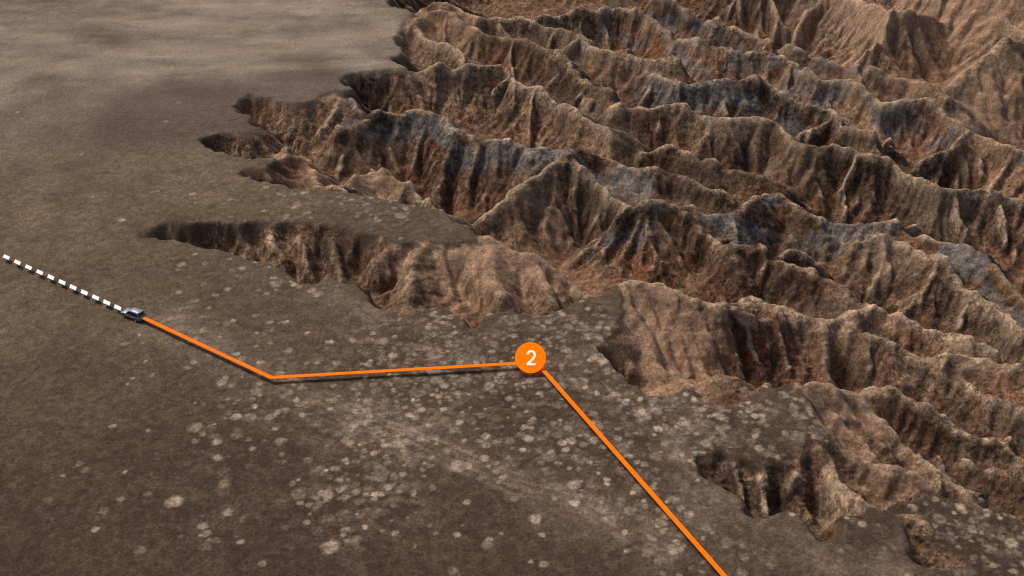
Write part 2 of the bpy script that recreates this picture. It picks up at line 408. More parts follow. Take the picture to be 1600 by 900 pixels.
# gullies one can point to in the photograph, traced and cut where the line of sight meets the slope
GULLIES = [
 (1.7,[(699,383),(712,422),(730,472)]),(2.0,[(640,385),(622,412),(602,448)]),(1.6,[(560,364),(556,400),(556,430)]),(1.4,[(500,354),(497,385),(505,428)]),(1.3,[(450,350),(452,385),(462,425)]),(1.2,[(396,350),(398,375),(408,402)]),(1.0,[(340,350),(346,368),(356,390)]),
 (1.2,[(850,416),(868,440),(884,474)]),(1.0,[(880,428),(892,446),(906,466)]),(0.8,[(760,385),(758,420),(750,470)]),(0.8,[(815,405),(822,440),(830,475)]),
 (1.8,[(668,205),(655,250),(662,300)]),(1.8,[(725,222),(712,262),(705,320)]),(1.4,[(612,190),(600,225),(610,258)]),(1.3,[(760,228),(750,270),(742,320)]),(1.2,[(815,238),(800,262),(785,292)]),
 (1.3,[(868,268),(850,310),(835,352)]),(1.1,[(905,280),(910,330),(912,372)]),(1.0,[(935,298),(948,330),(955,362)]),
 (1.1,[(992,452),(1012,500),(1046,565)]),(1.1,[(1012,450),(1040,505),(1072,572)]),(1.3,[(1040,446),(1068,510),(1102,585)]),(1.3,[(1070,466),(1094,520),(1126,585)]),(1.4,[(1098,480),(1122,530),(1150,592)]),(1.4,[(1136,482),(1158,530),(1182,596)]),(1.3,[(1178,484),(1198,530),(1220,598)]),(1.3,[(1215,494),(1232,545),(1246,598)]),(1.3,[(1262,512),(1272,555),(1284,600)]),(1.3,[(1310,508),(1318,550),(1330,605)]),
 (0.9,[(1262,622),(1300,668),(1340,702)]),(1.0,[(1280,612),(1330,662),(1384,712)]),(1.0,[(1318,616),(1368,672),(1410,716)]),
 (1.1,[(1130,714),(1136,738),(1148,766)]),(1.3,[(1166,722),(1174,755),(1182,790)]),(1.3,[(1216,718),(1224,752),(1230,790)]),(1.2,[(1270,706),(1276,745),(1290,800)]),(1.0,[(1300,712),(1332,745),(1390,775)]),
 (1.6,[(1420,40),(1432,75),(1450,120)]),(1.2,[(1362,60),(1352,90),(1345,108)]),(1.0,[(1560,100),(1572,140),(1578,180)]),(1.0,[(1530,115),(1545,150),(1556,185)]),(1.3,[(1230,30),(1222,55),(1212,80)]),(1.2,[(1285,25),(1300,60),(1290,95)]),
 (1.2,[(690,125),(700,150),(690,180)]),(1.0,[(740,118),(735,145),(725,175)]),(1.0,[(830,145),(850,175),(880,205)]),
 (1.4,[(1010,335),(1000,370),(985,420)]),(1.2,[(1100,345),(1095,380),(1100,430)]),(1.2,[(1230,330),(1222,360),(1210,395)]),(1.2,[(1350,350),(1360,385),(1375,420)]),(1.2,[(1180,205),(1172,235),(1168,262)]),(1.2,[(1300,240),(1310,270),(1330,300)]),
]
def march(A, px, py):
    x1, y1, _ = w_of(px, py, -35.0)
    t = np.linspace(0.55, 1.0, 700); x = x1 * t; y = y1 * t; z = CAM_H + (-35.0 - CAM_H) * t
    i = np.clip(((x - GX0) / CELL).astype(int), 0, NX - 1); j = np.clip(((y - GY0) / CELL).astype(int), 0, NY - 1)
    k = np.argmax(z <= A[j, i])
    return float(x[k]), float(y[k])
CUT = np.zeros_like(Hh)
for dep_, pts in GULLIES:
    dense = []
    for (a, b), (c, d_) in zip(pts[:-1], pts[1:]):
        for q in range(4): dense.append((a + (c - a) * q / 4, b + (d_ - b) * q / 4))
    dense.append(pts[-1])
    W3 = [march(Hh, a, b) + (q,) for q, (a, b) in enumerate(dense)]
    W3 = [p for q, p in enumerate(W3) if q == 0 or math.dist(p[:2], W3[q - 1][:2]) < 14]
    n_ = len(dense) - 1
    for sl, d, t, z, sd, ny_ in seg_fields(WX + 0.6 * BW, WY, W3, 5):
        CUT[sl] = np.maximum(CUT[sl], 1.9 * dep_ * (0.45 + 0.55 * z / n_) * np.clip(1 - d / (0.8 + 1.6 * z / n_), 0, 1) ** 1.3)
Hh = Hh - CUT * OUT * sst(0.1, 1.2, DR)

for it in range(9):
    Hh, AC = flow_round(Hh, 0.07, 1.2, OUT, EK)
    if it in (4,):
        Hh = Hh + (smooth(Hh) - Hh) * 0.4 * OUT
# plateau: barely uneven, lifted a touch and crumbling right at the rim
Hh = Hh + (1 - OUT) * (0.10 * fbm(GX, GY, 6, 3, off=51) + 0.0)
Hh = np.where(INS | (Hh < 0.05), Hh, Hh)
H0 = smooth(Hh, 1)

# ------------------------------------------------------------------ the mesh: one sheet, finer near the camera's view
U = np.linspace(-0.60, 0.60, 1240)
Uo = 0.60 + np.cumsum(0.02 * 1.13 ** np.arange(26))
U = np.concatenate([-Uo[::-1], U, Uo]).astype(np.float64)
Yr = [96.0]
while Yr[-1] < 440: Yr.append(Yr[-1] * 1.00145)
while Yr[-1] < 6000: Yr.append(Yr[-1] * 1.05)
Yn = [96 - 2.0 * 1.22 ** k * (k + 1) for k in range(16)][::-1]
Yr = np.array(Yn + Yr)
DD = np.sqrt(Yr ** 2 + CAM_H ** 2)
MX = (U[None, :] * DD[:, None]).astype(np.float32)
MY = np.repeat(Yr[:, None], len(U), 1).astype(np.float32)
# a little scatter of the rows so that the weave does not show
dYr = np.gradient(Yr)[:, None].astype(np.float32)
MX = MX + 0.0; MY = MY + 0.0

def sample(A, X, Y):
    fx = np.clip((X - GX0) / CELL, 1, NX - 3.001); fy = np.clip((Y - GY0) / CELL, 1, NY - 3.001)
    i = fx.astype(np.int32); j = fy.astype(np.int32)
    u = (fx - i).astype(np.float32); v = (fy - j).astype(np.float32)
    return (A[j, i] * (1 - u) + A[j, i + 1] * u) * (1 - v) + (A[j + 1, i] * (1 - u) + A[j + 1, i + 1] * u) * v

INm = sst(0, 1, sample(1 - OUT, MX, MY))
HM = sample(H0, MX, MY)
dm = sample(D.astype(np.float32), MX, MY)
drm = sample(DR, MX, MY)
edge_x = np.maximum(sst(-GX0 * 1.0 - 30, -GX0 - 5, -MX), sst(GX1 - 30, GX1 - 5, MX))
edge_y = np.maximum(sst(GY1 - 40, GY1 - 8, MY), sst(-GY0 - 14, -GY0 - 2, -MY))
we = np.maximum(edge_x, edge_y)
far_in = inside(rim_closed, MX, MY)
farH = np.where(far_in, 0.0, country(MX, MY))
HM = HM * (1 - we) + farH * we
INm = np.where(we > 0.5, far_in.astype(np.float32), INm)
outm = 1 - INm
rock = outm * sst(0.3, 2.0, drm)
# fine relief on the mesh itself
QX = MX + 0.6 * HM; QY = MY + 1.1 * HM
fine = fbm(QX, QY, 1.4, 3, off=61)
rough = np.clip(0.5 + 1.2 * fbm(MX, MY, 20, 3, off=64), 0.15, 1.2)
crk = 1 - np.abs(fbm(MX, MY, 2.2, 4, 0.62, off=65)) * 3
gs_y, gs_x = np.gradient(smooth(H0, 2), CELL)
gsx = sample(gs_x.astype(np.float32), MX, MY); gsy = sample(gs_y.astype(np.float32), MX, MY)
gl = np.sqrt(gsx ** 2 + gsy ** 2) + 1e-4
steep = sst(0.25, 0.8, gl)
crk = 1 - np.abs(fbm(QX, QY, 1.9, 5, 0.66, off=65)) * 3.4
crk2 = 1 - np.abs(fbm(QX + 0.8 * fine, QY, 3.6, 3, 0.6, off=66)) * 3.4
HM = HM + rock * (0.15 * fine + 0.20 * crk + 0.26 * crk2) * rough * (1 - 0.75 * sample(SM.astype(np.float32), MX, MY)) * (1 - we) * (0.45 + 0.55 * steep)
HM = HM + INm * 0.035 * fbm(MX, MY, 0.7, 2, off=63)

gyy, gxx = np.gradient(HM)
gxx = gxx / (np.gradient(MX, axis=1) + 1e-6); gyy = gyy / dYr
slope = np.sqrt(gxx ** 2 + gyy ** 2)

# ------------------------------------------------------------------ colours of the ground, with a vignette painted into the foreground
QX = MX + 0.6 * HM; QY = MY + 1.1 * HM
n1 = fbm(MX, MY, 28, 4, off=71); n2 = fbm(MX, MY, 9, 4, off=72); n3 = fbm(QX, QY, 2.6, 4, 0.6, off=73); n4 = fbm(QX, QY, 0.9, 3, 0.65, off=74)
def blob(px, py, rx, ry):
    """soft patch of ground, centred where the photo shows it, radii in metres"""
    x, y, _ = w_of(px, py)
    return np.exp(-(((MX - x) / rx) ** 2 + ((MY - y) / ry) ** 2))

C = np.zeros(MX.shape + (3,), np.float32) + np.array((0.112, 0.083, 0.060), np.float32)
C = mix3(C, (0.090, 0.063, 0.045), sst(-0.3, 0.5, n1) * 0.5)
C = mix3(C, (0.158, 0.126, 0.084), np.clip(blob(60, 380, 34, 60) + blob(20, 560, 22, 30) + 0.6 * blob(230, 400, 30, 40), 0, 1) * np.clip(0.6 + 0.6 * n2, 0, 1))
near_vignette = sst(200, 112, MY)  # vignette put into the ground colour: darkens towards the camera
C = mix3(C, (0.064, 0.045, 0.032), near_vignette * 0.85)
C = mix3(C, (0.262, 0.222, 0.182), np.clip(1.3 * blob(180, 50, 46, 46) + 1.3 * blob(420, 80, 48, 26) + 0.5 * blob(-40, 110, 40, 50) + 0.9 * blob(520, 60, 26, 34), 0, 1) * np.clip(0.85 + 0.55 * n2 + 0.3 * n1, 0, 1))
str_ = fbm(MX * 0.35, MY, 5.0, 4, off=77)
C = mix3(C, (0.105, 0.083, 0.068), sst(0.2, 0.6, str_) * sst(255, 290, MY) * 0.3)
C = mix3(C, (0.098, 0.078, 0.066), np.clip(blob(330, 160, 24, 16) + blob(500, 130, 18, 10) + blob(240, 190, 20, 16), 0, 1) * 0.75)
C = C * np.exp(0.55 * np.clip(fbm(MX * 0.3, MY, 7.0, 5, 0.6, off=78), -0.5, 0.6) * sst(235, 280, MY))[..., None]
# dust lane behind the car and the old wheel tracks
def lane(pts, w, soft=1.0):
    r = np.full(MX.shape, 1e3, np.float32)
    for (a, b), (c, d) in zip(pts[:-1], pts[1:]):
        x0, y0, _ = w_of(a, b); x1, y1, _ = w_of(c, d)
        L2 = (x1 - x0) ** 2 + (y1 - y0) ** 2
        t = np.clip(((MX - x0) * (x1 - x0) + (MY - y0) * (y1 - y0)) / L2, 0, 1)
        r = np.minimum(r, np.hypot(MX - x0 - t * (x1 - x0), MY - y0 - t * (y1 - y0)))
    return np.exp(-(r / w) ** 2)
C = mix3(C, (0.200, 0.162, 0.126), lane([(255,500),(330,545),(400,572),(440,578)], 4.0) * 0.6 * (0.9 + 0.5 * n2))
wob = 0.6 * n2
for off_, a_ in ((0, .8), (9, .7), (22, .55), (34, .45)):
    C = mix3(C, (0.250, 0.200, 0.150), lane([(440, 584 + off_), (520, 618 + off_), (600, 655 + off_), (700, 694 + off_), (800, 738 + off_), (880, 762 + off_ * .7), (960, 800 + off_), (1060, 850 + off_)], 0.42) * a_ * np.clip(0.7 + n3 * 1.4, 0, 1))
C = mix3(C, (0.165, 0.130, 0.098), lane([(500,615),(600,658),(700,700),(820,752),(900,790),(1030,850)], 5.0) * 0.30)
C = mix3(C, (0.150, 0.116, 0.088), lane([(960,800),(1080,800),(1180,842),(1300,880),(1420,905)], 6.0) * 0.45 * (0.8 + n2))
C = mix3(C, (0.150, 0.118, 0.090), lane([(1085,640),(1050,700),(1090,745),(1160,800),(1230,830),(1300,880)], 2.6) * 0.55)
C = mix3(C, (0.165, 0.130, 0.100), lane([(380,415),(450,450),(540,465),(600,500),(700,512)], 3.5) * 0.5 * (0.8 + n2))
# round bare patches on the scrub plain
dens_px = [(720,520,20,5,1.0),(830,500,16,5,.9),(940,520,10,6,.9),(700,600,16,10,.5),(900,600,22,13,1.0),(980,660,18,14,1.0),(830,650,14,10,.8),(1060,690,14,12,.9),
 (1150,660,12,10,1.0),(1230,650,8,8,.9),(560,740,9,12,1.3),(600,690,8,7,1.0),(450,640,6,5,1.2),(335,690,6,14,.28),(330,790,5,8,.45),(180,700,8,16,.14),(600,620,10,6,.4),(420,540,14,10,.22),
 (300,520,10,14,.18),(470,430,16,6,.4),(640,540,12,6,.55),(1050,780,16,10,.22),(1000,760,6,10,.3),(880,790,10,10,.12),(1180,830,10,6,.35),(1100,850,10,8,.3),(1500,810,8,5,.7),(1350,850,6,5,.3),
 (450,310,16,8,.16),(600,330,14,6,.5),(1210,620,6,4,.7),(500,300,18,10,.2),(620,800,8,12,.1),(700,720,20,10,.22),(1550,850,14,8,.7),(260,300,20,20,.03),(930,860,40,16,.06)]
dens_w = [(w_of(a, b)[0], w_of(a, b)[1], rx, ry, q) for a, b, rx, ry, q in dens_px]
rs = np.random.RandomState(5)
NC = 26000
sx = rs.uniform(-120, 125, NC); sy = rs.uniform(98, 262, NC)
dn = sum(q * np.exp(-(((sx - x) / rx) ** 2 + ((sy - y) / ry) ** 2)) for x, y, rx, ry, q in dens_w)
keep = rs.rand(NC) < np.clip(dn * 0.62 * (1 + 1.6 * fbm(sx, sy, 9, 2, off=83)), 0.003, 0.9)
sx, sy = sx[keep], sy[keep]
srad = np.clip(rs.lognormal(math.log(0.60), 0.36, len(sx)), 0.2, 1.4)
ok = []
for i in range(len(sx)):
    if ok:
        o_ = np.array(ok); dd2 = (sx[o_] - sx[i]) ** 2 + ((sy[o_] - sy[i])) ** 2
        if (dd2 < (0.62 * (srad[o_] + srad[i])) ** 2).any(): continue
    ok.append(i)
sx, sy, srad = sx[ok], sy[ok], srad[ok]
samt = 0.25 + 0.85 * rs.rand(len(sx)) ** 1.4
SP = np.zeros(MX.shape, np.float32); RING = np.zeros(MX.shape, np.float32)
jx = MX + 0.4 * fbm(MX, MY, 1.0, 4, 0.65, off=81); jy = MY + 0.4 * fbm(MX, MY, 1.0, 4, 0.65, off=82)
for x, y, r, a in zip(sx, sy, srad, samt):
    j0, j1 = np.searchsorted(Yr, [y - r * 1.6, y + r * 1.6])
    if j1 <= j0: continue
    ds = math.hypot(y, CAM_H)
    i0, i1 = np.searchsorted(U, [(x - r * 1.9) / ds, (x + r * 1.9) / ds])
    s_ = (slice(j0, j1), slice(i0, i1))
    d = np.hypot((jx[s_] - x) , (jy[s_] - y)) / r
    v = a * (1 - sst(0.5, 1.15, d)) * (0.86 + 0.14 * sst(0.0, 0.75, d))
    SP[s_] = np.maximum(SP[s_], v)
    if r > 1.0: RING[s_] = np.maximum(RING[s_], a * (1 - sst(0.05, 0.28, d)))
DN = np.zeros(MX.shape, np.float32)
for x, y, rx, ry, q in dens_w:
    j0, j1 = np.searchsorted(Yr, [y - ry * 2.6, y + ry * 2.6]); ds = math.hypot(y, CAM_H)
    i0, i1 = np.searchsorted(U, [(x - rx * 2.6) / (ds * 0.9) if x < rx * 2.6 else (x - rx * 2.6) / (ds * 1.1), (x + rx * 2.6) / (ds * 0.9)])
    s_ = (slice(j0, j1), slice(i0, i1))
    DN[s_] += q * np.exp(-(((MX[s_] - x) / rx) ** 2 + ((MY[s_] - y) / ry) ** 2))
blot = sst(0.06, 0.24, fbm(MX * 0.8, MY, 2.3, 4, 0.6, off=84)) * np.clip(DN, 0, 1)
SP = np.maximum(SP, 0.20 * blot)
SP = np.maximum(SP, 0) + 0.05 * np.clip(DN, 0, 1) * sst(-0.1, 0.4, n2)
spm = np.clip(SP, 0, 1) * INm * np.clip(0.85 + 0.5 * n4, 0, 1)
C = mix3(C, (0.400, 0.335, 0.268), spm * 0.88)
C = mix3(C, (0.110, 0.090, 0.070), RING * INm * 0.35)
# scrub grain of the plain
gr_ = 1 - 0.7 * np.clip(blob(180, 60, 50, 70) + blob(450, 80, 50, 34), 0, 1)
C = C * np.exp(INm * gr_ * np.clip(0.55 * n4 + 0.16 * n3 + 0.12 * n2 + 0.2 * n1, -0.6, 0.5))[..., None]
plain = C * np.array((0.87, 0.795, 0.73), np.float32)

kd = np.zeros(MX.shape, np.float32)
def kmask(v):
    return sample(smooth((KIND == v).astype(np.float32), 2), MX, MY)
pale_k, grey_k, brown_k = kmask(1), kmask(2), kmask(3)
tm = T[np.clip(((MY - GY0) / CELL).astype(int), 0, NY - 1), np.clip(((MX - GX0) / CELL).astype(int), 0, NX - 1)]
streak = vnoise(tm / 1.7 + 0.5 * n3, dm * 0.10 + 3) * 0.6 + vnoise(tm / 0.6, dm * 0.16 + 9) * 0.4
gm = sample(G.astype(np.float32), MX, MY)
R = np.zeros(MX.shape + (3,), np.float32) + np.array((0.170, 0.105, 0.068), np.float32)
R = mix3(R, (0.235, 0.115, 0.062), sst(0.0, 0.3, fbm(MX, MY, 16, 3, off=91)) * 0.75)
R = mix3(R, (0.085, 0.058, 0.044), sst(0.0, 0.25, fbm(MX, MY, 14, 3, off=92)) * 0.8)
R = mix3(R, (0.300, 0.215, 0.150), sst(0.02, 0.22, fbm(MX, MY, 17, 4, off=93)) * 0.75)
band = vnoise(HM * 1.1 + 1.4 * n2, MX * 0.01)
R = mix3(R, (0.230, 0.150, 0.096), sst(0.2, 0.8, band) * 0.28)
R = mix3(R, (0.085, 0.055, 0.040), sst(0.25, 0.8, -band) * 0.28)
R = mix3(R, (0.070, 0.046, 0.034), sst(0.2, 0.6, streak) * 0.2)
R = mix3(R, (0.270, 0.195, 0.130), sst(0.15, 0.6, -streak) * 0.15)
tone = sample(smooth(TONE, 2), MX, MY) + 0.5 * n2
R = R * np.exp(0.45 * np.clip(tone, -1.2, 1.2))[..., None] * np.stack([1 + 0.05 * tone, 1 + 0 * tone, 1 - 0.06 * tone], -1)
R = mix3(R, (0.250, 0.118, 0.064), sst(4, 12, dm + 3 * n2) * 0.60 * np.clip(0.7 + n1, 0, 1))
# joints and seams, thin and dark; veins, thin and pale
seam = 1 - sst(0.0, 0.055, np.abs(fbm(QX + 0.5 * n3, QY, 5.2, 5, 0.6, off=101)))
seam2 = 1 - sst(0.0, 0.045, np.abs(fbm(QX, QY + 0.5 * n3, 2.6, 4, 0.6, off=102)))
vein = 1 - sst(0.0, 0.05, np.abs(fbm(QX, QY, 4.1, 5, 0.62, off=103)))
# dark scree and scrub speckle
sp = fbm(QX, QY, 1.2, 4, 0.75, off=95)
R = mix3(R, (0.045, 0.034, 0.027), sst(0.12, 0.30, sp + 0.35 * n2) * 0.75 * (1 - 0.8 * sample(SM.astype(np.float32), MX, MY)))
R = mix3(R, (0.290, 0.215, 0.150), sst(0.14, 0.34, -sp - 0.2 * n2) * 0.50)
R = mix3(R, (0.040, 0.029, 0.023), np.clip(seam * 0.75 + seam2 * 0.5, 0, 1) * np.clip(0.6 + 1.0 * n2, 0, 1) * 0.8)
R = mix3(R, (0.330, 0.250, 0.180), vein * np.clip(0.4 + 1.0 * n2, 0, 1) * 0.45)
# grey gravel on the broad ridge tops
gmask = np.clip(grey_k * 1.1 * sst(-0.08, 0.14, fbm(QX, QY, 9, 4, 0.6, off=98)), 0, 1) * (1 - sst(3.0, 9.5, dm + 3.0 * n2 + 2.0 * n3))
R = mix3(R, (0.205, 0.212, 0.222), gmask * 0.9 * np.clip(0.85 + 0.8 * sp, 0, 1))
R = mix3(R, (0.060, 0.055, 0.052), gmask * sst(0.05, 0.4, sp) * 0.6)
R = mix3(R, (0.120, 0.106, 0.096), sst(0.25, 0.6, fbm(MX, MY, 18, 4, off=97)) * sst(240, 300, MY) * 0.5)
# pale worn crests
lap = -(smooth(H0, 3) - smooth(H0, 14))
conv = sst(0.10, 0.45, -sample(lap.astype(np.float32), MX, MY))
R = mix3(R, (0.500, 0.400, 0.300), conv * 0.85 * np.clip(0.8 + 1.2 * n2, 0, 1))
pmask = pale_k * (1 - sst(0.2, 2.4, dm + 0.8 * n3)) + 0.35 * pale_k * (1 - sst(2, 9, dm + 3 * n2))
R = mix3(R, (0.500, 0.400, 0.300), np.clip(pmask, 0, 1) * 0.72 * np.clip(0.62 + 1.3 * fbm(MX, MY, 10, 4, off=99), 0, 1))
SMm = sample(SM.astype(np.float32), MX, MY)
# smooth pale slopes the photo shows
for px, py, rx, ry, a in SMOOTH_FACES:
    x, y, _ = w_of(px, py, -6)
    b_ = np.exp(-(((MX - x) / rx) ** 2 + ((MY - y) / ry) ** 2))
    R = mix3(R, (0.430, 0.305, 0.215), np.minimum(1, b_ * 1.5) * a * np.clip(0.75 + 0.6 * n3, 0, 1))
R = mix3(R, (0.420, 0.300, 0.225), sst(322, 352, MY - 0.0 * MX) * sst(70, 110, MX) * 0.55)
R = R * np.array((0.77, 0.68, 0.605), np.float32) * np.exp((1 - 0.55 * SMm) * np.clip(0.6 * n4 + 0.5 * sp + 0.5 * n3, -0.8, 0.65))[..., None]
rim_mix = sst(0.0, 1.0, outm * sst(0.0, 1.6, drm + 1.6 * n3 + 0.8 * n2))
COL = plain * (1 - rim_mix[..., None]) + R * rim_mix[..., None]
COL = np.clip(COL, 0.012, 0.6)

def sheet(name, X, Y, Z, col, alpha, mat):
    ny, nx = X.shape
    me = bpy.data.meshes.new(name)
    co = np.stack([X, Y, Z], -1).reshape(-1, 3).astype(np.float32)
    idx = np.arange(ny * nx).reshape(ny, nx)
    q = np.stack([idx[:-1, :-1], idx[:-1, 1:], idx[1:, 1:], idx[1:, :-1]], -1).reshape(-1).astype(np.int32)
    nf = len(q) // 4
    me.vertices.add(len(co)); me.vertices.foreach_set("co", co.ravel())
    me.loops.add(len(q)); me.loops.foreach_set("vertex_index", q)
    me.polygons.add(nf)
    me.polygons.foreach_set("loop_start", np.arange(0, nf * 4, 4, dtype=np.int32))
    me.update(calc_edges=True)
    me.polygons.foreach_set("use_smooth", np.ones(nf, bool))
    at = me.attributes.new("Col", 'FLOAT_COLOR', 'POINT')
    rgba = np.ones((len(co), 4), np.float32); rgba[:, :3] = col.reshape(-1, 3); rgba[:, 3] = alpha.ravel()
    at.data.foreach_set("color", rgba.ravel())
    me.materials.append(mat)
    o = bpy.data.objects.new(name, me)
    scene.collection.objects.link(o)
    return o

def ground_material():
    m = bpy.data.materials.new("bare_earth_and_rock")
    m.use_nodes = True
    nt = m.node_tree; N = nt.nodes; L = nt.links
    b = N["Principled BSDF"]
    b.inputs["Roughness"].default_value = 0.95
    b.inputs["Specular IOR Level"].default_value = 0.12
    at = N.new("ShaderNodeAttribute"); at.attribute_name = "Col"
    tc = N.new("ShaderNodeNewGeometry")
    def noise(scale, det, rough=0.6):
        n = N.new("ShaderNodeTexNoise"); n.inputs["Scale"].default_value = scale
        n.inputs["Detail"].default_value = det; n.inputs["Roughness"].default_value = rough
        L.new(tc.outputs["Position"], n.inputs["Vector"]); return n
    a = noise(2.2, 6, 0.78)
    r = N.new("ShaderNodeMapRange"); r.inputs[1].default_value = 0.32; r.inputs[2].default_value = 0.68
    r.inputs[3].default_value = 0.50; r.inputs[4].default_value = 1.50
    L.new(a.outputs["Fac"], r.inputs[0])
    mul = N.new("ShaderNodeMixRGB"); mul.blend_type = 'MULTIPLY'; mul.inputs[0].default_value = 1
    L.new(at.outputs["Color"], mul.inputs[1]); L.new(r.outputs[0], mul.inputs[2])
    L.new(mul.outputs[0], b.inputs["Base Color"])
    c = noise(1.5, 8, 0.72)
    vo = N.new("ShaderNodeTexVoronoi"); vo.feature = 'F1'; vo.inputs["Scale"].default_value = 1.9; vo.inputs["Randomness"].default_value = 1.0
    L.new(tc.outputs["Position"], vo.inputs["Vector"])
    vr = N.new("ShaderNodeMapRange"); vr.inputs[1].default_value = 0.060; vr.inputs[2].default_value = 0.42; vr.inputs[3].default_value = 0.55; vr.inputs[4].default_value = 1.0
    L.new(vo.outputs["Distance"], vr.inputs[0])
    mu2 = N.new("ShaderNodeMixRGB"); mu2.blend_type = 'MULTIPLY'; mu2.inputs[0].default_value = 0.75
    L.new(mul.outputs[0], mu2.inputs[1]); L.new(vr.outputs[0], mu2.inputs[2])
    last = mu2
    def ramp(src, a0, a1, lo, hi):
        q = N.new("ShaderNodeMapRange"); q.interpolation_type = 'SMOOTHSTEP'
        q.inputs[1].default_value = a0; q.inputs[2].default_value = a1; q.inputs[3].default_value = lo; q.inputs[4].default_value = hi
        L.new(src, q.inputs[0]); return q.outputs[0]
    def times(*xs):
        r0 = xs[0]
        for x1 in xs[1:]:
            q = N.new("ShaderNodeMath"); q.operation = 'MULTIPLY'; L.new(r0, q.inputs[0]); L.new(x1, q.inputs[1]); r0 = q.outputs[0]
        return r0
    region = noise(0.055, 3, 0.55); region2 = noise(0.08, 3, 0.55)
    rocky = at.outputs["Alpha"]
    for sc_, det, a0, a1, tint, reg, rlo, rhi, amt in (
            (0.8, 9, 0.505, 0.545, (0.34, 0.31, 0.30), region, 0.42, 0.54, 0.85),
            (2.0, 8, 0.535, 0.575, (0.36, 0.33, 0.32), region2, 0.40, 0.54, 0.85),
            (1.25, 9, 0.475, 0.435, (1.75, 1.72, 1.66), region2, 0.58, 0.44, 0.8)):
        nn = noise(sc_, det, 0.78)
        f = times(ramp(nn.outputs["Fac"], a0, a1, 0.0, amt) if a0 < a1 else ramp(nn.outputs["Fac"], a1, a0, amt, 0.0),
                  ramp(reg.outputs["Fac"], min(rlo, rhi), max(rlo, rhi), 0.15 if rlo < rhi else 1.0, 1.0 if rlo < rhi else 0.15), rocky)
        mx = N.new("ShaderNodeMixRGB"); mx.blend_type = 'MULTIPLY'; mx.inputs[2].default_value = (*tint, 1)
        L.new(f, mx.inputs[0]); L.new(last.outputs[0], mx.inputs[1]); last = mx
    L.new(last.outputs[0], b.inputs["Base Color"])
    bp = N.new("ShaderNodeBump"); bp.inputs["Strength"].default_value = 0.5; bp.inputs["Distance"].default_value = 0.35
    L.new(c.outputs["Fac"], bp.inputs["Height"]); L.new(bp.outputs[0], b.inputs["Normal"])
    return m

ground = sheet("ground", MX, MY, HM, COL, rim_mix * (1 - 0.85 * SMm), ground_material())
ground["kind"] = "structure"
ground["label"] = "dusty brown desert plateau breaking into eroded badlands ridges"

# ------------------------------------------------------------------ small things
def hgt(x, y):
    return float(sample(H0, np.float32(x), np.float32(y)))

def ground_hit(px, py):
    """where the line of sight through a pixel of the photograph first meets the ground"""
    x1, y1, _ = w_of(px, py, -35.0)
    for k in range(0, 2000):
        t = 0.6 + 0.4 * k / 2000
        x, y, z = x1 * t, y1 * t, CAM_H + (-35.0 - CAM_H) * t
        if z <= hgt(x, y): return x, y, hgt(x, y)
    return w_of(px, py)

def material(name, color, rough=0.5, metal=0.0, spec=0.5, emit=0.0, var=0.0, vscale=30.0, coat=0.0):
    m = bpy.data.materials.new(name); m.use_nodes = True
    nt = m.node_tree; b = nt.nodes["Principled BSDF"]
    b.inputs["Base Color"].default_value = (*color, 1)
    b.inputs["Roughness"].default_value = rough
    b.inputs["Metallic"].default_value = metal
    b.inputs["Specular IOR Level"].default_value = spec
    b.inputs["Coat Weight"].default_value = coat
    if emit:
        b.inputs["Emission Color"].default_value = (*color, 1); b.inputs["Emission Strength"].default_value = emit
    if var:
        g = nt.nodes.new("ShaderNodeTexCoord"); n = nt.nodes.new("ShaderNodeTexNoise")
        n.inputs["Scale"].default_value = vscale; n.inputs["Detail"].default_value = 4
        nt.links.new(g.outputs["Object"], n.inputs["Vector"])
        r = nt.nodes.new("ShaderNodeMapRange"); r.inputs[1].default_value = 0.3; r.inputs[2].default_value = 0.7
        r.inputs[3].default_value = 1 - var; r.inputs[4].default_value = 1 + var
        nt.links.new(n.outputs["Fac"], r.inputs[0])
        x = nt.nodes.new("ShaderNodeMixRGB"); x.blend_type = 'MULTIPLY'; x.inputs[0].default_value = 1
        x.inputs[1].default_value = (*color, 1)
        nt.links.new(r.outputs[0], x.inputs[2]); nt.links.new(x.outputs[0], b.inputs["Base Color"])
    return m

def mesh_obj(name, bm, mat, parent=None, smooth_=False):
    bmesh.ops.recalc_face_normals(bm, faces=bm.faces)
    me = bpy.data.meshes.new(name); bm.to_mesh(me); bm.free()
    if smooth_: me.polygons.foreach_set("use_smooth", [True] * len(me.polygons))
    me.materials.append(mat)
    o = bpy.data.objects.new(name, me); scene.collection.objects.link(o)
    if parent: o.parent = parent
    return o

def empty(name, loc, rz, label, cat, group=None):
    o = bpy.data.objects.new(name, None); scene.collection.objects.link(o)
    o.location = loc; o.rotation_euler = (0, 0, rz); o["label"] = label; o["category"] = cat
    if group: o["group"] = group
    return o

def box(bm, c, d, bevel=0.0):
    r = bmesh.ops.create_cube(bm, size=1.0)
    for v in r["verts"]:
        v.co = (c[0] + v.co.x * d[0], c[1] + v.co.y * d[1], c[2] + v.co.z * d[2])
    if bevel:
        es = list({e for v in r["verts"] for e in v.link_edges})
        bmesh.ops.bevel(bm, geom=es, offset=bevel, segments=2, affect='EDGES')
    return bm

def prism(bm, pts, z0, z1):
    """upright prism over an outline"""
    a = [bm.verts.new((x, y, z0)) for x, y in pts]; b = [bm.verts.new((x, y, z1)) for x, y in pts]
    bm.faces.new(a[::-1]); bm.faces.new(b)
    n = len(pts)
    for i in range(n): bm.faces.new((a[i], a[(i + 1) % n], b[(i + 1) % n], b[i]))
    return bm

